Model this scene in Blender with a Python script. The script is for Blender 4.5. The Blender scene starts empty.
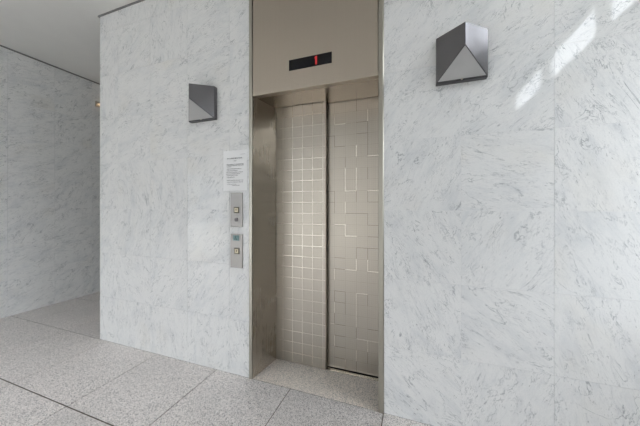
import bpy, bmesh, math, random
from mathutils import Vector, Matrix

random.seed(7)
S = bpy.context.scene
C = S.collection
PI = math.pi

# ------------------------------------------------------------------ dimensions (metres)
YW = 1.658          # face of the marble wall with the elevator
ZC = 3.120          # ceiling
XL = -4.435         # face of the left wall
XR = 1.45           # face of the right wall
YB = -2.40          # inner face of the glazed front behind the viewer
XC = -2.845         # free corner of the elevator wall
OL, OR = -1.156, -0.172   # outer edges of the steel elevator surround
YE = 5.2            # end of the side corridor

# ------------------------------------------------------------------ mesh helpers
def add_box(bm, x0, x1, y0, y1, z0, z1, bevel=0.0, seg=1):
    v = [bm.verts.new((x, y, z)) for z in (z0, z1) for y in (y0, y1) for x in (x0, x1)]
    fs = [bm.faces.new([v[i] for i in q]) for q in
          ((0, 2, 3, 1), (4, 5, 7, 6), (0, 1, 5, 4), (2, 6, 7, 3), (0, 4, 6, 2), (1, 3, 7, 5))]
    if bevel:
        es = list({e for f in fs for e in f.edges})
        r = bmesh.ops.bevel(bm, geom=es, offset=bevel, segments=seg, affect='EDGES', profile=0.5)
        return [f for f in bm.faces if f.is_valid]
    return fs

def add_poly(bm, pts):
    return bm.faces.new([bm.verts.new(p) for p in pts])

def add_prism(bm, pts, axis, a, b):
    """closed outline extruded along an axis between a and b"""
    def P(p, t):
        return {'x': (t, p[0], p[1]), 'y': (p[0], t, p[1]), 'z': (p[0], p[1], t)}[axis]
    A = [bm.verts.new(P(p, a)) for p in pts]
    B = [bm.verts.new(P(p, b)) for p in pts]
    n = len(pts)
    bm.faces.new(A); bm.faces.new(B[::-1])
    for i in range(n):
        bm.faces.new((A[i], B[i], B[(i + 1) % n], A[(i + 1) % n]))

def add_cyl_y(bm, x, z, y0, y1, r, n=20):
    pts = [(x + r * math.cos(2 * PI * i / n), z + r * math.sin(2 * PI * i / n)) for i in range(n)]
    add_prism(bm, pts, 'y', y0, y1)

def obj(name, bm, mat, parent=None, origin=None, smooth=False):
    bmesh.ops.recalc_face_normals(bm, faces=bm.faces[:])
    o0 = Vector(origin) if origin else Vector((0, 0, 0))
    if origin:
        bmesh.ops.translate(bm, verts=bm.verts[:], vec=-o0)
    me = bpy.data.meshes.new(name)
    bm.to_mesh(me); bm.free()
    if smooth:
        for p in me.polygons: p.use_smooth = True
    o = bpy.data.objects.new(name, me)
    C.objects.link(o)
    o.location = o0
    if mat is not None:
        for m in (mat if isinstance(mat, (list, tuple)) else [mat]): me.materials.append(m)
    if parent is not None: o.parent = parent
    return o

def struct(name, bm, mat):
    o = obj(name, bm, mat); o['kind'] = 'structure'; return o

def thing(name, label, cat, loc=(0, 0, 0), group=None):
    o = bpy.data.objects.new(name, None); C.objects.link(o)
    o.empty_display_size = 0.1
    o.location = loc
    tag(o, label, cat, group)
    return o

def tag(o, label, cat, group=None):
    o['label'] = label; o['category'] = cat
    if group: o['group'] = group

def part(name, bm, mat, parent, label=None):
    """bm in world coordinates; parent chain is only translated"""
    w = Vector((0, 0, 0)); p = parent
    while p is not None:
        w += p.location; p = p.parent
    bmesh.ops.translate(bm, verts=bm.verts[:], vec=-w)
    o = obj(name, bm, mat, parent)
    if label: o['label'] = label
    return o

# ------------------------------------------------------------------ node helpers
class NT:
    def __init__(s, name):
        s.m = bpy.data.materials.new(name); s.m.use_nodes = True
        s.t = s.m.node_tree; s.t.nodes.clear()
        s.out = s.n('ShaderNodeOutputMaterial')
    def n(s, kind, **kw):
        x = s.t.nodes.new(kind)
        for k, v in kw.items(): setattr(x, k, v)
        return x
    def put(s, sock, v):
        if v is None: return
        if isinstance(v, bpy.types.NodeSocket): s.t.links.new(v, sock)
        else: sock.default_value = v
    def math(s, op, a, b=None, c=None, clamp=False):
        x = s.n('ShaderNodeMath', operation=op, use_clamp=clamp)
        for i, v in enumerate((a, b, c)): s.put(x.inputs[i], v)
        return x.outputs[0]
    def vmath(s, op, a, b=None):
        x = s.n('ShaderNodeVectorMath', operation=op)
        s.put(x.inputs[0], a); s.put(x.inputs[1], b)
        return x.outputs[0]
    def noise(s, vec, scale, detail=4, rough=0.55, dist=0.0):
        x = s.n('ShaderNodeTexNoise')
        s.put(x.inputs['Vector'], vec); s.put(x.inputs['Scale'], scale); s.put(x.inputs['Detail'], detail)
        s.put(x.inputs['Roughness'], rough); s.put(x.inputs['Distortion'], dist)
        return x.outputs['Fac'], x.outputs['Color']
    def maprange(s, v, a, b, c=0.0, d=1.0, smooth=True):
        x = s.n('ShaderNodeMapRange', clamp=True, interpolation_type='SMOOTHSTEP' if smooth else 'LINEAR')
        s.put(x.inputs[0], v)
        for i, q in enumerate((a, b, c, d)): s.put(x.inputs[i + 1], q)
        return x.outputs[0]
    def mix(s, f, a, b, mode='MIX'):
        x = s.n('ShaderNodeMix', data_type='RGBA', blend_type=mode)
        s.put(x.inputs[0], f)
        s.put(x.inputs[6], a if isinstance(a, bpy.types.NodeSocket) else (*a, 1))
        s.put(x.inputs[7], b if isinstance(b, bpy.types.NodeSocket) else (*b, 1))
        return x.outputs[2]
    def attr(s, name):
        return s.n('ShaderNodeAttribute', attribute_name=name).outputs['Fac']
    def pos(s):
        return s.n('ShaderNodeNewGeometry').outputs['Position']
    def bsdf(s, color, rough=0.5, metal=0.0, spec=0.5, normal=None, **kw):
        b = s.n('ShaderNodeBsdfPrincipled')
        s.put(b.inputs['Base Color'], color if isinstance(color, bpy.types.NodeSocket) else (*color, 1))
        s.put(b.inputs['Roughness'], rough); s.put(b.inputs['Metallic'], metal)
        s.put(b.inputs['Specular IOR Level'], spec)
        if normal is not None: s.put(b.inputs['Normal'], normal)
        for k, v in kw.items(): s.put(b.inputs[k], v)
        s.t.links.new(b.outputs[0], s.out.inputs[0])
        return b
    def bump(s, h, strength=0.2, dist=0.001):
        x = s.n('ShaderNodeBump')
        s.put(x.inputs['Height'], h); s.put(x.inputs['Strength'], strength); s.put(x.inputs['Distance'], dist)
        return x.outputs[0]

def plain(name, col, rough=0.5, metal=0.0, spec=0.5, **kw):
    t = NT(name); t.bsdf(col, rough, metal, spec, **kw); return t.m

# ------------------------------------------------------------------ materials
def marble(name, plane='xz', rough=0.06, lift=1.0):
    t = NT(name)
    p = t.pos()
    sep = t.n('ShaderNodeSeparateXYZ'); t.put(sep.inputs[0], p)
    u = sep.outputs['X'] if plane == 'xz' else sep.outputs['Y']
    v = sep.outputs['Z']
    rot, seed = t.attr('slab_turn'), t.attr('slab_seed')
    cs, sn = t.math('COSINE', rot), t.math('SINE', rot)
    a = t.math('ADD', t.math('MULTIPLY', u, cs), t.math('MULTIPLY', v, sn))      # along the veining
    b = t.math('SUBTRACT', t.math('MULTIPLY', v, cs), t.math('MULTIPLY', u, sn)) # across it
    def co(sa, sb, off):
        c = t.n('ShaderNodeCombineXYZ')
        t.put(c.inputs[0], t.math('MULTIPLY', a, sa)); t.put(c.inputs[1], t.math('MULTIPLY', b, sb))
        t.put(c.inputs[2], t.math('ADD', t.math('MULTIPLY', seed, 31.7), off))
        return c.outputs[0]
    # broad clouds
    n1, _ = t.noise(co(1.6, 3.6, 0.0), 2.4, 6, 0.62, 0.5)
    cloud = t.maprange(n1, 0.44, 0.74)
    # soft streaks along the bedding
    n2, _ = t.noise(co(3.8, 18.0, 3.1), 3.0, 7, 0.68, 0.9)
    streak = t.maprange(n2, 0.50, 0.76)
    # thin veins: the zero crossings of a stretched noise, broken up by a mask
    n3, _ = t.noise(co(2.6, 6.5, 7.7), 3.0, 8, 0.66, 1.4)
    d3 = t.math('ABSOLUTE', t.math('SUBTRACT', n3, 0.5))
    vein = t.math('SUBTRACT', 1.0, t.maprange(d3, 0.0, 0.016))
    m3, _ = t.noise(co(3.4, 5.0, 12.0), 2.2, 3, 0.5, 0.0)
    vein = t.math('MULTIPLY', vein, t.maprange(m3, 0.46, 0.66))
    # short dark flecks
    n4, _ = t.noise(co(14.0, 48.0, 5.0), 2.8, 5, 0.66, 0.8)
    m4, _ = t.noise(co(5.0, 8.0, 19.0), 2.0, 3, 0.5, 0.0)
    fleck = t.math('MULTIPLY', t.maprange(n4, 0.58, 0.68), t.maprange(m4, 0.40, 0.62))
    # a few long veins crossing a slab
    n7, _ = t.noise(co(1.1, 2.6, 61.0), 1.9, 7, 0.60, 1.0)
    lv = t.math('SUBTRACT', 1.0, t.maprange(t.math('ABSOLUTE', t.math('SUBTRACT', n7, 0.52)), 0.0, 0.009))
    m7, _ = t.noise(co(5.0, 6.0, 71.0), 2.4, 4, 0.6, 0.0)
    lv = t.math('MULTIPLY', lv, t.maprange(m7, 0.40, 0.62))
    n5, _ = t.noise(co(45, 70, 2.0), 3.0, 4, 0.7)
    base = t.mix(cloud, (0.785 * lift, 0.788 * lift, 0.780 * lift), (0.670 * lift, 0.685 * lift, 0.692 * lift))
    base = t.mix(t.math('MULTIPLY', streak, 0.56), base, (0.52, 0.535, 0.55))
    base = t.mix(t.math('MULTIPLY', vein, 0.85), base, (0.27, 0.29, 0.305))
    base = t.mix(t.math('MULTIPLY', fleck, 0.84), base, (0.25, 0.26, 0.27))
    base = t.mix(t.math('MULTIPLY', lv, 0.8), base, (0.25, 0.275, 0.29))
    base = t.mix(t.maprange(n5, 0.35, 0.7, 0.0, 0.22), base, (0.54, 0.55, 0.56))
    # warm limonite blush in places
    n6, _ = t.noise(co(1.5, 2.0, 44.0), 1.6, 3, 0.5)
    base = t.mix(t.maprange(n6, 0.55, 0.8, 0.0, 0.30), base, (0.70, 0.67, 0.60))
    t.bsdf(base, rough, 0.0, 0.5)
    return t.m

M = {}
M['marble'] = marble('carrara_marble', 'xz')
M['marble_side'] = marble('carrara_marble_side', 'yz', 0.12, 1.1)  # same stone; lift paints extra light into the dim left wall's colour
M['grout'] = plain('grout', (0.74, 0.74, 0.735), 0.8)

def granite(name, tint=(1, 1, 1), rough=0.32, pale=0.0):
    t = NT(name)
    p = t.pos()
    v = t.n('ShaderNodeTexVoronoi', feature='F1'); t.put(v.inputs['Vector'], p); t.put(v.inputs['Scale'], 230.0)
    wn = t.n('ShaderNodeTexWhiteNoise', noise_dimensions='3D'); t.put(wn.inputs['Vector'], v.outputs['Position'])
    val = wn.outputs['Value']
    seed = t.attr('slab_seed')
    n, _ = t.noise(p, 55, 4, 0.7); n2, _ = t.noise(p, 2.2, 3, 0.5)
    r = t.n('ShaderNodeValToRGB'); t.put(r.inputs[0], val)
    e = r.color_ramp; e.interpolation = 'CONSTANT'
    stops = [(0.0, (0.20, 0.19, 0.19)), (0.12, (0.44, 0.41, 0.395)), (0.27, (0.68, 0.63, 0.605)),
             (0.50, (0.79, 0.735, 0.70)), (0.72, (0.87, 0.82, 0.79)), (0.9, (0.92, 0.885, 0.86))]
    while len(e.elements) < len(stops): e.elements.new(0.5)
    for el, (q, c) in zip(e.elements, stops):
        el.position = q; el.color = (c[0] * tint[0], c[1] * tint[1], c[2] * tint[2], 1)
    col = t.mix(t.maprange(n, 0.3, 0.7, 0.0, 0.22), r.outputs[0], (0.64 * tint[0], 0.60 * tint[1], 0.58 * tint[2]))
    col = t.mix(t.maprange(n2, 0.35, 0.75, 0.0, 0.22), col, (0.40, 0.385, 0.37))
    col = t.mix(t.math('MULTIPLY', seed, 0.14), col, (0.36, 0.345, 0.335))
    if pale: col = t.mix(pale, col, (0.92, 0.89, 0.84))
    t.bsdf(col, rough, 0.0, 0.5)
    return t.m
M['granite'] = granite('speckled_granite')
M['granite_sill'] = granite('threshold_granite', (1.12, 1.05, 0.95), 0.33, 0.18)
M['joint'] = plain('floor_joint', (0.085, 0.068, 0.052), 0.9)

def plaster(name, col):
    t = NT(name); n, _ = t.noise(t.pos(), 6, 4, 0.5)
    t.bsdf(t.mix(t.maprange(n, 0.3, 0.7, 0, 0.06), col, (0.5, 0.5, 0.5)), 0.85, 0.0, 0.3); return t.m
M['ceiling'] = plaster('ceiling_paint', (0.74, 0.735, 0.71))
M['plaster'] = plaster('wall_paint', (0.70, 0.70, 0.69))
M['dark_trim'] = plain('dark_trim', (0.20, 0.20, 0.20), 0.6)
M['opposite'] = plaster('opposite_facade', (0.30, 0.285, 0.27))
M['pave'] = plaster('pavement', (0.36, 0.35, 0.33))

def steel(name, col, rough, streak=0.04, var=1.0):
    """satin stainless steel; the hairline grain runs vertically"""
    t = NT(name); p = t.pos()
    mp = t.n('ShaderNodeMapping'); t.put(mp.inputs['Vector'], p)
    mp.inputs['Scale'].default_value = (220, 220, 1.5)
    n, _ = t.noise(mp.outputs[0], 1.0, 3, 0.6)
    n2, _ = t.noise(p, 2.5, 3, 0.5)
    r = t.math('ADD', t.maprange(n, 0.3, 0.7, rough - 0.03 * var, rough + 0.04 * var), t.maprange(n2, 0.3, 0.7, -0.02, 0.04))
    c = t.mix(t.maprange(n, 0.25, 0.75, 0.0, streak * 2), col, tuple(q * 0.75 for q in col))
    t.bsdf(c, r, 1.0, 0.5)
    return t.m
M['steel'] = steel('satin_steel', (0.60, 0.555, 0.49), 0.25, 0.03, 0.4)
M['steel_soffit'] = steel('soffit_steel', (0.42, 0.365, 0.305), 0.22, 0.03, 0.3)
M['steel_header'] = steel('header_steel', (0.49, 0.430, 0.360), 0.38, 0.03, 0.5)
M['steel_frame'] = steel('frame_steel', (0.42, 0.40, 0.345), 0.34, 0.03, 0.2)
M['steel_plate'] = steel('faceplate_steel', (0.31, 0.295, 0.28), 0.38, 0.03, 0.5)
M['steel_dark'] = steel('sconce_steel', (0.215, 0.21, 0.22), 0.20, 0.02, 0.15)
M['groove'] = plain('groove_black', (0.012, 0.012, 0.012), 0.7)
M['alu'] = plain('window_aluminium', (0.45, 0.44, 0.42), 0.4, 1.0)
M['edge_black'] = plain('sconce_gasket', (0.05, 0.05, 0.053), 0.4)

def door_steel(name, x0, polished, etched, line=0.30):
    """satin steel with a square grid of fine lines; each segment of a line is mirror
    polished, etched dark or left out, at random"""
    t = NT(name); p = t.pos()
    sep = t.n('ShaderNodeSeparateXYZ'); t.put(sep.inputs[0], p)
    cell = 0.0872
    X = t.math('DIVIDE', t.math('SUBTRACT', sep.outputs['X'], x0), cell)
    Z = t.math('DIVIDE', sep.outputs['Z'], 0.0875)
    def dist(a): return t.math('ABSOLUTE', t.math('SUBTRACT', a, t.math('ROUND', a)))
    def seg(i, j, off):
        c = t.n('ShaderNodeCombineXYZ'); t.put(c.inputs[0], i); t.put(c.inputs[1], j); c.inputs[2].default_value = off
        w = t.n('ShaderNodeTexWhiteNoise', noise_dimensions='3D'); t.put(w.inputs['Vector'], c.outputs[0])
        return w.outputs['Value']
    hw = 0.012
    lx = t.math('LESS_THAN', dist(X), hw); lz = t.math('LESS_THAN', dist(Z), hw)
    sx = seg(t.math('ROUND', X), t.math('FLOOR', Z), 3.3)
    # each side of a cell is split in two half segments, for the broken look of the lines
    sz = seg(t.math('FLOOR', X), t.math('ROUND', Z), 8.1)
    def cls(s, l):
        pol = t.math('MULTIPLY', l, t.math('LESS_THAN', s, polished))
        etc = t.math('MULTIPLY', l, t.math('GREATER_THAN', s, 1 - etched))
        return pol, etc
    px, ex = cls(sx, lx); pz, ez = cls(sz, lz)
    pol = t.math('MAXIMUM', px, pz); etc = t.math('MULTIPLY', t.math('MAXIMUM', ex, ez), t.math('SUBTRACT', 1.0, pol))
    fx = t.math('LESS_THAN', dist(t.math('MULTIPLY', X, 6.0)), 0.07); fz = t.math('LESS_THAN', dist(t.math('MULTIPLY', Z, 6.0)), 0.07)
    fine = t.math('MAXIMUM', fx, fz)
    mp = t.n('ShaderNodeMapping'); t.put(mp.inputs['Vector'], p); mp.inputs['Scale'].default_value = (260, 260, 2.0)
    n, _ = t.noise(mp.outputs[0], 1.0, 3, 0.6)
    col = t.mix(t.maprange(n, 0.25, 0.75, 0.0, 0.25), (0.455, 0.418, 0.362), (0.40, 0.365, 0.312))
    col = t.mix(t.math('MULTIPLY', fine, 0.36), col, (0.36, 0.34, 0.31))
    col = t.mix(t.math('MULTIPLY', t.math('MAXIMUM', lx, lz), line), col, (0.22, 0.20, 0.18))
    col = t.mix(t.math('MULTIPLY', etc, 0.9), col, (0.05, 0.05, 0.05))
    col = t.mix(pol, col, (0.72, 0.67, 0.61))
    r = t.math('ADD', 0.32, t.math('MULTIPLY', n, 0.04))
    r = t.math('MULTIPLY_ADD', pol, -0.20, r)
    t.bsdf(col, r, 1.0, 0.5)
    return t.m
M['door_near'] = door_steel('grid_door_steel_near', -0.930, 1.0, 0.0)
M['door_far'] = door_steel('grid_door_steel_far', -0.5885, 0.18, 0.22, 0.34)

def glass(name):
    t = NT(name)
    tr = t.n('ShaderNodeBsdfTransparent'); tr.inputs[0].default_value = (0.95, 0.952, 0.952, 1)
    gl = t.n('ShaderNodeBsdfGlossy'); gl.inputs['Roughness'].default_value = 0.0
    mx = t.n('ShaderNodeMixShader'); mx.inputs[0].default_value = 0.08
    t.t.links.new(tr.outputs[0], mx.inputs[1]); t.t.links.new(gl.outputs[0], mx.inputs[2])
    t.t.links.new(mx.outputs[0], t.out.inputs[0])
    return t.m
M['glass'] = glass('window_glass')

def frosted():
    t = NT('frosted_lens'); n, _ = t.noise(t.pos(), 9, 2, 0.5)
    t.bsdf(t.mix(n, (0.36, 0.36, 0.355), (0.47, 0.47, 0.465)), 0.38, 0.0, 0.5); return t.m
M['lens'] = frosted()
M['paper'] = plain('paper', (0.84, 0.845, 0.85), 0.6)
M['ink'] = plain('ink', (0.17, 0.17, 0.18), 0.8)
M['ink_soft'] = plain('ink_soft', (0.30, 0.30, 0.31), 0.8)
M['display'] = plain('display_black', (0.006, 0.006, 0.008), 0.15, 0.0, 0.25)
def emit(name, col, s):
    t = NT(name); t.bsdf((0.02, 0.02, 0.02), 0.4, 0, 0.5, **{'Emission Color': (*col, 1), 'Emission Strength': s}); return t.m
M['led'] = emit('red_led', (1.0, 0.03, 0.04), 0.42)
M['lamp'] = emit('warm_lamp', (1.0, 0.74, 0.48), 0.7)
M['cream'] = plain('button_cream', (0.72, 0.65, 0.50), 0.4)
M['bronze'] = plain('button_bezel', (0.06, 0.045, 0.022), 0.4, 0.0)
M['brown'] = plain('button_arrow', (0.20, 0.15, 0.08), 0.5)
M['key'] = plain('key_switch', (0.14, 0.125, 0.13), 0.35, 0.6)
M['teal'] = plain('sign_teal', (0.13, 0.235, 0.235), 0.4)
M['teal_dark'] = plain('sign_dark', (0.015, 0.06, 0.07), 0.5)
M['sign_light'] = plain('sign_light', (0.55, 0.66, 0.66), 0.5)

# ------------------------------------------------------------------ clad walls and paved floor
def slab_mesh(name, cols, rows, face, thick, plane, turns, mat, block=None, tilt=0.0005, gap=0.0006, sgn=-1):
    """wall of separate polished slabs on a backing; each slab slightly out of true.
    cols, rows are joint positions; face is the coordinate of the polished face"""
    bm = bmesh.new()
    turn = bm.faces.layers.float.new('slab_turn'); seed = bm.faces.layers.float.new('slab_seed')
    k = 0
    for i in range(len(cols) - 1):
        for j in range(len(rows) - 1):
            before = set(bm.faces)
            x0, x1, z0, z1 = cols[i] + gap, cols[i + 1] - gap, rows[j] + gap, rows[j + 1] - gap
            if plane == 'xz': add_box(bm, x0, x1, face, face + thick, z0, z1)
            elif plane == 'yz': add_box(bm, face - thick, face, x0, x1, z0, z1)
            new = [f for f in bm.faces if f not in before]
            vs = {v for f in new for v in f.verts}
            ta, tb = random.uniform(-tilt, tilt), random.uniform(-tilt, tilt)
            cx, cz = (x0 + x1) / 2, (z0 + z1) / 2
            for v in vs:
                if plane == 'xz':
                    if v.co.y < face + thick / 2: v.co.y += ta * (v.co.x - cx) * 2 + tb * (v.co.z - cz) * 2
                elif v.co.x > face - thick / 2: v.co.x += ta * (v.co.y - cx) * 2 + tb * (v.co.z - cz) * 2
            a = turns(i, j); s = random.random()
            for f in new: f[turn] = a; f[seed] = s
    if block:
        before = set(bm.faces)
        add_box(bm, *block)
        for f in bm.faces:
            if f not in before: f.material_index = 1; f[seed] = 0.3
    return struct(name, bm, [mat, M['grout']])

rows = [0.0, 0.417, 0.836, 1.255, 1.680, 2.100, 2.520, 2.940, 3.105]
D = math.radians
def turns_right(i, j):
    tbl = {(0, 5): 48, (0, 4): 52, (0, 3): 62, (0, 2): 118, (0, 1): 112, (0, 0): 140,
           (1, 5): 35, (1, 4): 40, (1, 3): -12, (1, 2): 60, (1, 1): -38, (1, 0): 70,
           (2, 5): 25, (2, 4): 118, (2, 3): 112, (2, 2): 120, (2, 1): 108, (2, 0): 100}
    return D(tbl.get((i, j), random.choice((30, 55, 120, 100, -20))))
def turns_left(i, j):
    tbl = {5: (84, 20, 15, 10, 30), 4: (35, 12, 18, 14, 24), 3: (40, 110, 105, 42, 50), 2: (55, 60, 60, 50, 70),
           1: (85, 120, 60, 62, 70), 0: (80, 88, 95, 70, 110), 6: (60, 30, 90, 20, 30), 7: (80, 70, 90, 30, 30)}
    return D(tbl[j][i] + random.uniform(-8, 8))
slab_mesh('wall_front_left', [XC, -2.590, -2.176, -1.753, -1.330, OL], rows, YW, 0.02, 'xz', turns_left,
          M['marble'], (XC + 0.004, OL - 0.002, YW + 0.002, YE, 0.0, 3.105))
slab_mesh('wall_front_right', [OR, 0.253, 0.677, 1.101, XR + 0.05], rows, YW, 0.02, 'xz', turns_right,
          M['marble'], (OR + 0.002, XR + 0.15, YW + 0.002, YW + 0.5, 0.0, 3.105))
GL = (YB + 0.15, -0.90, 0.06, 2.00)      # unseen glazing at the near end of the left wall, added to brighten the floor
ycols = [GL[1] + 0.4225 * i for i in range(0, 16)]
slab_mesh('wall_left', ycols, rows, XL, 0.02, 'yz', lambda i, j: D(random.choice((18, 30, 38, 44, 52, 25))),
          M['marble_side'], (XL - 0.2, XL - 0.002, GL[1], YE + 0.1, 0.0, 3.105))
bm = bmesh.new()
add_box(bm, XL - 0.2, XL, YB - 0.15, GL[0], 0, 3.105); add_box(bm, XL - 0.2, XL, GL[0], GL[1], GL[3], 3.105); add_box(bm, XL - 0.2, XL, GL[0], GL[1], 0, GL[2])
struct('wall_left_front', bm, M['plaster'])
bm = bmesh.new(); add_box(bm, XL - 0.2, XC + 0.1, YE, YE + 0.15, 0, 3.105); struct('wall_corridor_end', bm, M['plaster'])
bm = bmesh.new(); add_box(bm, OL - 0.1, OR + 0.1, 2.25, 2.35, 0, ZC); struct('wall_shaft', bm, M['dark_trim'])

# floor: square granite tiles on a dark bed
bm = bmesh.new()
seed = bm.faces.layers.float.new('slab_seed')
g = 0.0032; T = 0.6385
for i in range(-7, 4):
    for j in range(-6, 6):
        x0 = -0.176 + T * i; y0 = 1.660 + 0.63 * j
        x1, y1 = min(x0 + T, XR + 0.02), y0 + 0.63
        x0 = max(x0, XL - 0.02)
        if x1 - x0 < 0.02: continue
        if j >= 0:
            if x0 > XC: continue
            x1 = min(x1, XC + 0.05)
        y0 = max(y0, YB)
        if y1 - y0 < 0.02: continue
        s = random.random()
        gy0 = 0.0042 if abs(y0 - 1.03) < 0.05 else g
        gy1 = 0.0042 if abs(y1 - 1.03) < 0.05 else g
        b4 = set(bm.faces)
        add_box(bm, x0 + g * 0.9, x1 - g * 0.9, y0 + gy0, y1 - gy1, -0.03, 0.0)
        for f in bm.faces:
            if f not in b4: f[seed] = s
b4 = set(bm.faces)
add_box(bm, XL - 0.2, XR + 0.15, YB - 0.15, YW + 0.02, -0.12, -0.0025)
add_box(bm, XL - 0.2, XC + 0.1, YW + 0.02, YE + 0.15, -0.12, -0.0025)
for f in bm.faces:
    if f not in b4: f.material_index = 1
struct('floor', bm, [M['granite'], M['joint']])
bm = bmesh.new(); sd = bm.faces.layers.float.new('slab_seed')
add_box(bm, OL + 0.031, OR - 0.034, YW + 0.004, 1.947, -0.10, 0.0)
for f in bm.faces: f[sd] = 0.15
struct('trim_1', bm, M['granite_sill'])          # stone threshold in the elevator opening

bm = bmesh.new(); add_box(bm, XL - 0.2, XR + 0.15, YB - 0.15, YE + 0.15, ZC, ZC + 0.12); struct('ceiling', bm, M['ceiling'])
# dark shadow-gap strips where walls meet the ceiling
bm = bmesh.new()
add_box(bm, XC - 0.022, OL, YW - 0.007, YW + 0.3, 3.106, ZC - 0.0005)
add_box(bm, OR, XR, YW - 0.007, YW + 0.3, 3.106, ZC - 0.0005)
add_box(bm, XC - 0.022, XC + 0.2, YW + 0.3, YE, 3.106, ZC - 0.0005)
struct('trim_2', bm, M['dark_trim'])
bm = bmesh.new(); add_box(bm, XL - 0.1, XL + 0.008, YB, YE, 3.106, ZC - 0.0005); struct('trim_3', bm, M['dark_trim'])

# ------------------------------------------------------------------ right wall with clerestory windows, glazed front
def pierced(bm, a0, a1, z0, z1, holes, put):
    """rectangular wall minus rectangular holes (holes sorted, not overlapping in a)"""
    cur = a0
    for (h0, h1, b0, b1) in holes:
        if h0 > cur: put(cur, h0, z0, z1)
        if b0 > z0: put(h0, h1, z0, b0)
        if b1 < z1: put(h0, h1, b1, z1)
        cur = h1
    if cur < a1: put(cur, a1, z0, z1)

W = [(-1.435, -0.570, 2.70, 3.056), (-0.349, 0.454, 2.70, 3.056), (0.600, 1.60, 2.70, 3.056)]
G = (0.80, 1.55, 0.90, 2.40)          # unseen tall glazing below the clerestory, added to light the marble
bm = bmesh.new()
pierced(bm, YB - 0.15, YW - 0.002, 2.60, ZC, W, lambda a, b, c, d: add_box(bm, XR, XR + 0.02, a, b, c, d))
pierced(bm, YB - 0.15, YW - 0.002, 0, 2.60, [G], lambda a, b, c, d: add_box(bm, XR, XR + 0.12, a, b, c, d))
struct('wall_right', bm, M['plaster'])
HZ = 2.75
F = [(-4.30, -3.40, 0.0, 2.85), (-3.30, -0.46, 0.0, HZ)]
bm = bmesh.new()
pierced(bm, XL - 0.2, XR + 0.12, 0, ZC, F, lambda a, b, c, d: add_box(bm, a, b, YB - 0.15, YB, c, d))
struct('wall_rear', bm, M['plaster'])

def window(n, plane, a0, a1, z0, z1, c, bars=(), fw=0.03, rails=(), dp=0.025):
    r = bpy.data.objects.new('window_%d' % n, None); C.objects.link(r); r['kind'] = 'structure'
    r.location = (c, (a0 + a1) / 2, z0) if plane == 'x' else ((a0 + a1) / 2, c, z0)
    def bx(b, p0, p1, q0, q1, d):
        if plane == 'x': add_box(b, c - d, c + d, p0, p1, q0, q1)
        else: add_box(b, p0, p1, c - d, c + d, q0, q1)
    e = 0.0015
    bm = bmesh.new()
    bx(bm, a0 + e, a0 + fw, z0 + e, z1 - e, dp); bx(bm, a1 - fw, a1 - e, z0 + e, z1 - e, dp)
    bx(bm, a0 + fw, a1 - fw, z0 + e, z0 + fw, dp); bx(bm, a0 + fw, a1 - fw, z1 - fw, z1 - e, dp)
    for b in bars: bx(bm, b - fw / 2, b + fw / 2, z0 + fw, z1 - fw, dp)
    for q in rails: bx(bm, a0 + fw, a1 - fw, q - fw / 2, q + fw / 2, dp - 0.001)
    f = part('window_frame', bm, M['alu'], r); f['kind'] = 'structure'
    bm = bmesh.new(); bx(bm, a0 + fw / 2, a1 - fw / 2, z0 + fw / 2, z1 - fw / 2, 0.003)
    gl = part('glass_pane', bm, M['glass'], r); gl['kind'] = 'structure'
    return r
for k, (a, b, c, d) in enumerate(W): window(k + 1, 'x', a, b, c, d, XR + 0.011, fw=0.010, dp=0.010)
window(4, 'y', *F[0], YB - 0.07, fw=0.05)
window(7, 'y', *F[1], YB - 0.07, bars=(-2.35, -1.40), fw=0.05)
window(5, 'x', *G, XR + 0.06, bars=(), fw=0.04)
window(6, 'x', *GL, XL - 0.10, bars=(-1.6,), fw=0.04)
bm = bmesh.new(); add_box(bm, -7.5, 1.6, -9.5, -9.0, -0.15, 5); struct('wall_opposite', bm, M['opposite'])
bm = bmesh.new(); add_box(bm, -14, 12, -14, YB - 0.15, -0.15, -0.02); add_box(bm, XR + 0.15, 12, YB - 0.15, 8, -0.15, -0.02); add_box(bm, -14, XL - 0.2, YB - 0.15, 8, -0.15, -0.02); struct('pavement', bm, M['pave'])

# ------------------------------------------------------------------ elevator surround
fr = thing('elevator_surround', 'brushed stainless steel elevator surround with tall header panel set in the marble wall',
           'elevator frame', ((OL + OR) / 2, YW, 0))
IL, IR = OL + 0.031, OR - 0.034     # inner edges at the wall face
BL, BR = -1.083, -0.236             # inner edges at the doors (the reveals splay inwards)
YD, YD2 = 1.934, 1.986              # front faces of the near and the far door panel
ZO = 2.097
def jamb(xo, xi, s):
    bm = bmesh.new()
    c = 0.007
    pts = [(xo, YW + 0.06), (xo, YW + 0.000), (xo + s * c, YW - c), (xi - s * 0.002, YW - c), (xi, YW - c + 0.002), (xi, YW + 0.06)]
    add_prism(bm, pts, 'z', 0.0, ZC - 0.001)
    return bm
part('jamb_trim', jamb(OL, IL, 1), M['steel_frame'], fr)
part('jamb_trim', jamb(OR, IR, -1), M['steel_frame'], fr)
bm = bmesh.new(); add_prism(bm, [(IL + 0.0005, YW + 0.004), (BL, YD), (BL, 2.06), (BL - 0.06, 2.06), (IL - 0.02, YW + 0.07), (IL + 0.0005, YW + 0.062)], 'z', 0.0, ZO + 0.12)
part('reveal_panel', bm, M['steel'], fr)
bm = bmesh.new(); add_prism(bm, [(IR - 0.0005, YW + 0.004), (BR, YD2), (BR, 2.06), (BR + 0.06, 2.06), (IR + 0.02, YW + 0.07), (IR - 0.0005, YW + 0.062)], 'z', 0.0, ZO + 0.12)
part('reveal_panel', bm, M['steel'], fr)
bm = bmesh.new(); add_box(bm, IL + 0.003, IR - 0.003, YW - 0.001, YW + 0.05, ZO, ZC - 0.001, 0.002, 2)
part('header_panel', bm, M['steel_header'], fr)
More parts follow.
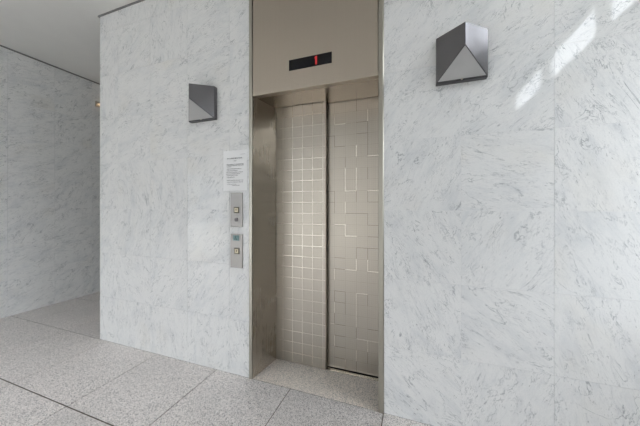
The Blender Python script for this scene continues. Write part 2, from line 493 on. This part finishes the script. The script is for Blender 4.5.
bm = bmesh.new(); add_box(bm, IL - 0.01, IR + 0.01, YW + 0.05, YD - 0.010, ZO + 0.001, ZO + 0.04)
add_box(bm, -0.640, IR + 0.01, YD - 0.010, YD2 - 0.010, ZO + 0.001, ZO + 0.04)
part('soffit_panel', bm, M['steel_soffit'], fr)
# sill with running grooves under the far door
bm = bmesh.new()
for (y0, y1, z) in ((1.9515, 1.9615, -0.0005), (1.9675, 1.9765, -0.0005), (2.03, 2.06, -0.001)):
    add_box(bm, BL - 0.03, BR + 0.03, y0, y1, -0.06, z)
si = part('sill', bm, M['steel'], fr)
bm = bmesh.new(); add_box(bm, BL - 0.03, BR + 0.03, 1.950, 2.05, -0.08, -0.02); part('running_groove', bm, M['groove'], si)

bm = bmesh.new(); add_box(bm, BL + 0.002, -0.643, YD, YD + 0.038, 0.006, 2.16, 0.0025, 2)
d1 = obj('elevator_door', bm, M['door_near'], origin=(-0.863, YD + 0.019, 0.006))
tag(d1, 'left elevator door panel standing forward, with bright square grid lines in steel', 'elevator door', 'sliding elevator door panels')
bm = bmesh.new(); add_box(bm, -0.700, BR - 0.002, YD2, YD2 + 0.038, 0.006, 2.16, 0.0025, 2)
d2 = obj('elevator_door', bm, M['door_far'], origin=(-0.469, YD2 + 0.019, 0.006))
tag(d2, 'right elevator door panel set further back, with broken dark grid lines, above the grooved sill', 'elevator door', 'sliding elevator door panels')

# ------------------------------------------------------------------ floor indicator
fi = thing('floor_indicator', 'long black floor indicator showing a red 1 on the steel header', 'floor indicator', (-0.667, YW - 0.001, 2.231))
bm = bmesh.new(); add_box(bm, -0.824, -0.510, YW - 0.003, YW - 0.0005, 2.2305, 2.3055, 0.0008, 1)
part('display_screen', bm, M['display'], fi)
bm = bmesh.new()
add_prism(bm, [(-0.626, 2.240), (-0.614, 2.240), (-0.614, 2.297), (-0.621, 2.297), (-0.631, 2.288), (-0.631, 2.279), (-0.626, 2.283)], 'y', YW - 0.0042, YW - 0.0028)
part('digit', bm, M['led'], fi, 'red glowing figure 1')

# ------------------------------------------------------------------ call panels
def arrow(bm, x, z, s, y):
    pts = [(x, z + s), (x + 0.8 * s, z + 0.1 * s), (x + 0.28 * s, z + 0.1 * s), (x + 0.28 * s, z - s),
           (x - 0.28 * s, z - s), (x - 0.28 * s, z + 0.1 * s), (x - 0.8 * s, z + 0.1 * s)]
    add_prism(bm, pts, 'y', y - 0.0008, y + 0.0002)

def call_panel(x0, x1, z0, z1, label):
    r = thing('call_panel', label, 'elevator call panel', ((x0 + x1) / 2, YW - 0.001, z0), 'elevator call panels')
    bm = bmesh.new(); add_box(bm, x0, x1, YW - 0.007, YW - 0.001, z0, z1, 0.0015, 2)
    part('faceplate', bm, M['steel_plate'], r)
    return r
def button(r, x, z):
    bm = bmesh.new(); add_box(bm, x - 0.0235, x + 0.0235, YW - 0.010, YW - 0.0065, z - 0.0235, z + 0.0235, 0.001, 1)
    b = part('call_button', bm, M['bronze'], r, 'square cream button in a dark bronze bezel')
    bm = bmesh.new(); add_box(bm, x - 0.0155, x + 0.0155, YW - 0.0125, YW - 0.0095, z - 0.0160, z + 0.0160, 0.001, 1)
    part('button_cap', bm, M['cream'], b)
    bm = bmesh.new(); arrow(bm, x, z + 0.001, 0.0095, YW - 0.0125); part('arrow', bm, M['brown'], b)
cp = call_panel(-1.318, -1.209, 1.126, 1.384, 'upper steel call panel with one button above a round key switch, below the paper notice')
button(cp, -1.262, 1.252)
bm = bmesh.new(); add_cyl_y(bm, -1.2635, 1.179, YW - 0.011, YW - 0.0065, 0.0155, 24)
k = part('key_switch', bm, M['key'], cp)
bm = bmesh.new(); add_box(bm, -1.265, -1.262, YW - 0.0115, YW - 0.0105, 1.170, 1.188); part('key_slot', bm, M['groove'], k)
cp2 = call_panel(-1.318, -1.209, 0.815, 1.070, 'lower steel call panel with a teal wheelchair sign above its button')
button(cp2, -1.259, 0.942)
bm = bmesh.new(); add_box(bm, -1.293, -1.238, YW - 0.009, YW - 0.0065, 1.020, 1.060, 0.0008, 1)
sg = part('accessibility_sign', bm, M['teal'], cp2, 'teal accessibility sign')
bm = bmesh.new()      # wheelchair figure: head, trunk, leg, wheel ring
yy0, yy1 = YW - 0.0098, YW - 0.0088
add_cyl_y(bm, -1.2715, 1.0540, yy0, yy1, 0.0030, 14)
add_prism(bm, [(-1.2735, 1.0500), (-1.2700, 1.0500), (-1.2695, 1.0400), (-1.2620, 1.0400), (-1.2585, 1.0290), (-1.2555, 1.0290),
               (-1.2555, 1.0260), (-1.2605, 1.0260), (-1.2645, 1.0370), (-1.2735, 1.0370)], 'y', yy0, yy1)
n = 20
for i in range(13):
    a0, a1 = D(110 + i * 17), D(110 + (i + 1) * 17)
    cx, cz, r0, r1 = -1.2690, 1.0330, 0.0068, 0.0092
    q = [(cx + r1 * math.cos(a0), cz + r1 * math.sin(a0)), (cx + r1 * math.cos(a1), cz + r1 * math.sin(a1)),
         (cx + r0 * math.cos(a1), cz + r0 * math.sin(a1)), (cx + r0 * math.cos(a0), cz + r0 * math.sin(a0))]
    add_prism(bm, q, 'y', yy0, yy1)
part('wheelchair_symbol', bm, M['teal_dark'], sg)

# ------------------------------------------------------------------ paper notice (its small print is not legible in the photograph)
pn = thing('paper_notice', 'white printed paper notice on the marble just above the call panels', 'notice', (-1.280, YW - 0.001, 1.400))
px0, px1, pz0, pz1 = -1.388, -1.172, 1.400, 1.7065
bm = bmesh.new()
NX, NZ = 8, 10
gridv = {}
for i in range(NX + 1):
    for j in range(NZ + 1):
        u, v = i / NX, j / NZ
        bul = 0.0018 * math.sin(PI * u) * (0.6 + 0.4 * math.sin(3 * v + 1)) + 0.0006
        gridv[i, j] = bm.verts.new((px0 + (px1 - px0) * u, YW - 0.0012 - bul, pz0 + (pz1 - pz0) * v))
for i in range(NX):
    for j in range(NZ):
        bm.faces.new((gridv[i, j], gridv[i + 1, j], gridv[i + 1, j + 1], gridv[i, j + 1]))
ext = bmesh.ops.extrude_face_region(bm, geom=bm.faces[:])
bmesh.ops.translate(bm, verts=[e for e in ext['geom'] if isinstance(e, bmesh.types.BMVert)], vec=(0, 0.0003, 0))
part('sheet', bm, M['paper'], pn)
rng = random.Random(3)
def text_run(bm, u0, u1, v, hgt):
    """a run of small unreadable characters"""
    x = px0 + (px1 - px0) * u0; xe = px0 + (px1 - px0) * u1; z = pz1 - (pz1 - pz0) * v
    while x < xe:
        w = hgt * rng.uniform(0.7, 0.95); h = hgt * rng.uniform(0.75, 1.0)
        kind = rng.random()
        y0, y1 = YW - 0.0047, YW - 0.0041
        st = hgt * 0.2
        add_box(bm, x, x + w, y0, y1, z + h - st, z + h)
        if kind < 0.75: add_box(bm, x + w * 0.4, x + w * 0.4 + st, y0, y1, z, z + h)
        if kind > 0.35: add_box(bm, x, x + w, y0, y1, z + h * 0.35, z + h * 0.35 + st)
        if kind > 0.6: add_box(bm, x + w - st, x + w, y0, y1, z, z + h)
        x += hgt * 1.08
bm = bmesh.new(); text_run(bm, 0.18, 0.79, 0.215, 0.0105); part('heading_line', bm, M['ink'], pn)
lines = [(0.72, 0.93, 0.115, 0.0045, 1), (0.45, 0.58, 0.275, 0.0065, 0),
         (0.15, 0.86, 0.355, 0.0058, 0), (0.16, 0.86, 0.385, 0.0058, 0), (0.16, 0.36, 0.415, 0.0058, 0),
         (0.16, 0.78, 0.470, 0.0062, 0), (0.16, 0.62, 0.515, 0.0062, 0), (0.14, 0.85, 0.555, 0.0062, 0), (0.14, 0.72, 0.595, 0.0062, 0),
         (0.16, 0.60, 0.635, 0.0062, 0), (0.16, 0.50, 0.680, 0.0062, 0), (0.16, 0.83, 0.755, 0.0066, 0), (0.16, 0.85, 0.800, 0.0066, 0),
         (0.18, 0.55, 0.850, 0.0055, 1), (0.38, 0.70, 0.880, 0.0055, 0)]
for (a, b, v, hh, s) in lines:
    bm = bmesh.new(); text_run(bm, a, b, v, hh); part('text_line', bm, M['ink_soft' if s else 'ink'], pn)

# ------------------------------------------------------------------ pyramid wall sconces
def sconce(xc, z0, z1, label):
    hw, box, p, zap = 0.1275, 0.034, 0.155, 0.134
    r = thing('wall_sconce', label, 'wall lamp', (xc, YW - 0.001, z0), 'pyramid wall sconces')
    yw, yb, yr = YW - 0.001, YW - box, YW - p
    za = z0 + zap; zb = z0 + 0.007
    bm = bmesh.new()
    v = {k: bm.verts.new(c) for k, c in {
        'wl0': (xc - hw, yw, z0), 'wr0': (xc + hw, yw, z0), 'wl1': (xc - hw, yw, z1), 'wr1': (xc + hw, yw, z1),
        'bl0': (xc - hw, yb, zb), 'br0': (xc + hw, yb, zb), 'bl1': (xc - hw, yb, z1), 'br1': (xc + hw, yb, z1),
        'ra': (xc, yr, za), 'rt': (xc, yr, z1 - 0.012), 'wlb': (xc - hw, yw, zb), 'wrb': (xc + hw, yw, zb)}.items()}
    for q in (('wlb', 'wl1', 'bl1', 'bl0'), ('wrb', 'br0', 'br1', 'wr1'),            # returns
              ('bl0', 'bl1', 'rt', 'ra'), ('br0', 'ra', 'rt', 'br1'),                # two folded faces meeting at the ridge
              ('wl1', 'wr1', 'br1', 'rt', 'bl1')):                                   # top
        bm.faces.new([v[k] for k in q])
    for k in ('wl0', 'wr0'): bm.verts.remove(v[k])
    bm.faces.new([v[k] for k in ('wlb', 'bl0', 'br0', 'wrb')])
    bm.faces.new([v[k] for k in ('wlb', 'wrb', 'wr1', 'wl1')])
    bm.faces.new([v[k] for k in ('bl0', 'ra', 'br0')])
    bmesh.ops.bevel(bm, geom=[e for e in bm.edges if e.calc_length() > 0.02 and v['rt'] in e.verts and v['ra'] in e.verts],
                    offset=0.002, segments=2, affect='EDGES')
    part('housing', bm, M['steel_dark'], r)
    # frosted lens let into the sloping triangle, with a dark rebate around it
    A, B, Cc = Vector((xc - hw, yb, zb)), Vector((xc + hw, yb, zb)), Vector((xc, yr, za))
    nrm = (B - A).cross(Cc - A).normalized()
    if nrm.y > 0: nrm = -nrm
    cen = (A + B + Cc) / 3
    def tri(f, o0, o1, mat, nm, lab=None):
        bm = bmesh.new()
        P = [cen + (q - cen) * f for q in (A, B, Cc)]
        a = [bm.verts.new(q + nrm * o0) for q in P]; b = [bm.verts.new(q + nrm * o1) for q in P]
        bm.faces.new(a); bm.faces.new(b)
        for i in range(3): bm.faces.new((a[i], a[(i + 1) % 3], b[(i + 1) % 3], b[i]))
        return part(nm, bm, mat, r, lab)
    tri(0.985, 0.0002, 0.0012, M['edge_black'], 'rebate')
    tri(0.93, 0.0012, 0.003, M['lens'], 'lens', 'triangular frosted lens')
    bm = bmesh.new(); add_box(bm, xc - hw, xc + hw, yb - 0.002, yw, z0, zb - 0.0005, 0.0015, 1)
    part('bottom_rail', bm, M['edge_black'], r)
    bm = bmesh.new(); add_cyl_y(bm, xc + 0.002, z0 + 0.006, yb - 0.008, yb - 0.0018, 0.005, 14)
    part('screw', bm, M['steel_frame'], r)
sconce(-1.5755, 1.957, 2.208, 'dark steel pyramid wall sconce on the marble left of the elevator, above the notice')
sconce(0.2485, 1.976, 2.233, 'larger-looking steel pyramid wall sconce on the marble right of the elevator')

# warm lamp down the corridor, on the left wall, mostly hidden by the corner
cl = thing('corridor_lamp', 'small warm-lit lamp on the shaded corridor wall, half hidden by the marble corner', 'wall lamp', (XL + 0.001, 2.60, 2.76))
bm = bmesh.new(); add_box(bm, XL - 0.002, XL + 0.012, 2.52, 2.70, 2.76, 2.84, 0.002, 1); part('lamp_base', bm, M['steel_frame'], cl)
bm = bmesh.new()
add_prism(bm, [(2.535, 2.80), (2.60, 2.775), (2.685, 2.770), (2.685, 2.832), (2.60, 2.825)], 'x', XL + 0.012, XL + 0.07)
part('lamp_shade', bm, M['lamp'], cl)

# ------------------------------------------------------------------ daylight
w = bpy.data.worlds.new('World'); S.world = w; w.use_nodes = True
nt = w.node_tree; nt.nodes.clear()
bg = nt.nodes.new('ShaderNodeBackground'); wo = nt.nodes.new('ShaderNodeOutputWorld')
tc = nt.nodes.new('ShaderNodeTexCoord'); sx = nt.nodes.new('ShaderNodeSeparateXYZ'); cr = nt.nodes.new('ShaderNodeValToRGB')
nt.links.new(tc.outputs['Generated'], sx.inputs[0]); nt.links.new(sx.outputs['Z'], cr.inputs[0])
SKY = [(0.0, (0.145, 0.163, 0.183)), (0.12, (0.18, 0.20, 0.223)), (0.30, (0.885, 0.935, 0.99)), (1.0, (0.91, 0.945, 0.985))]
while len(cr.color_ramp.elements) < len(SKY): cr.color_ramp.elements.new(0.5)
for e_, (q_, c_) in zip(cr.color_ramp.elements, SKY): e_.position = q_; e_.color = (*c_, 1)
nt.links.new(cr.outputs[0], bg.inputs[0])
bg.inputs[1].default_value = 8.2
nt.links.new(bg.outputs[0], wo.inputs[0])

# ------------------------------------------------------------------ camera
cd = bpy.data.cameras.new('camera'); cam = bpy.data.objects.new('camera', cd); C.objects.link(cam)
cd.sensor_fit = 'HORIZONTAL'; cd.sensor_width = 36.0
cd.lens = 261.446 / 640 * 36
cd.shift_y = -(213 - 206.353) / 640
cd.clip_start = 0.02
cam.location = (0, 0, 1.28)
cam.rotation_euler = (PI / 2, 0, D(19.688))
S.camera = cam

vs = S.view_settings
vs.view_transform = 'Standard'; vs.look = 'None'; vs.exposure = 0.41; vs.gamma = 1.0
vs.use_curve_mapping = False
S.cycles.use_denoising = True
S.cycles.denoiser = 'OPENIMAGEDENOISE'; S.cycles.denoising_input_passes = 'RGB_ALBEDO_NORMAL'; S.cycles.denoising_prefilter = 'ACCURATE'
S.cycles.max_bounces = 10; S.cycles.diffuse_bounces = 6; S.cycles.glossy_bounces = 6
S.cycles.caustics_reflective = False; S.cycles.caustics_refractive = False
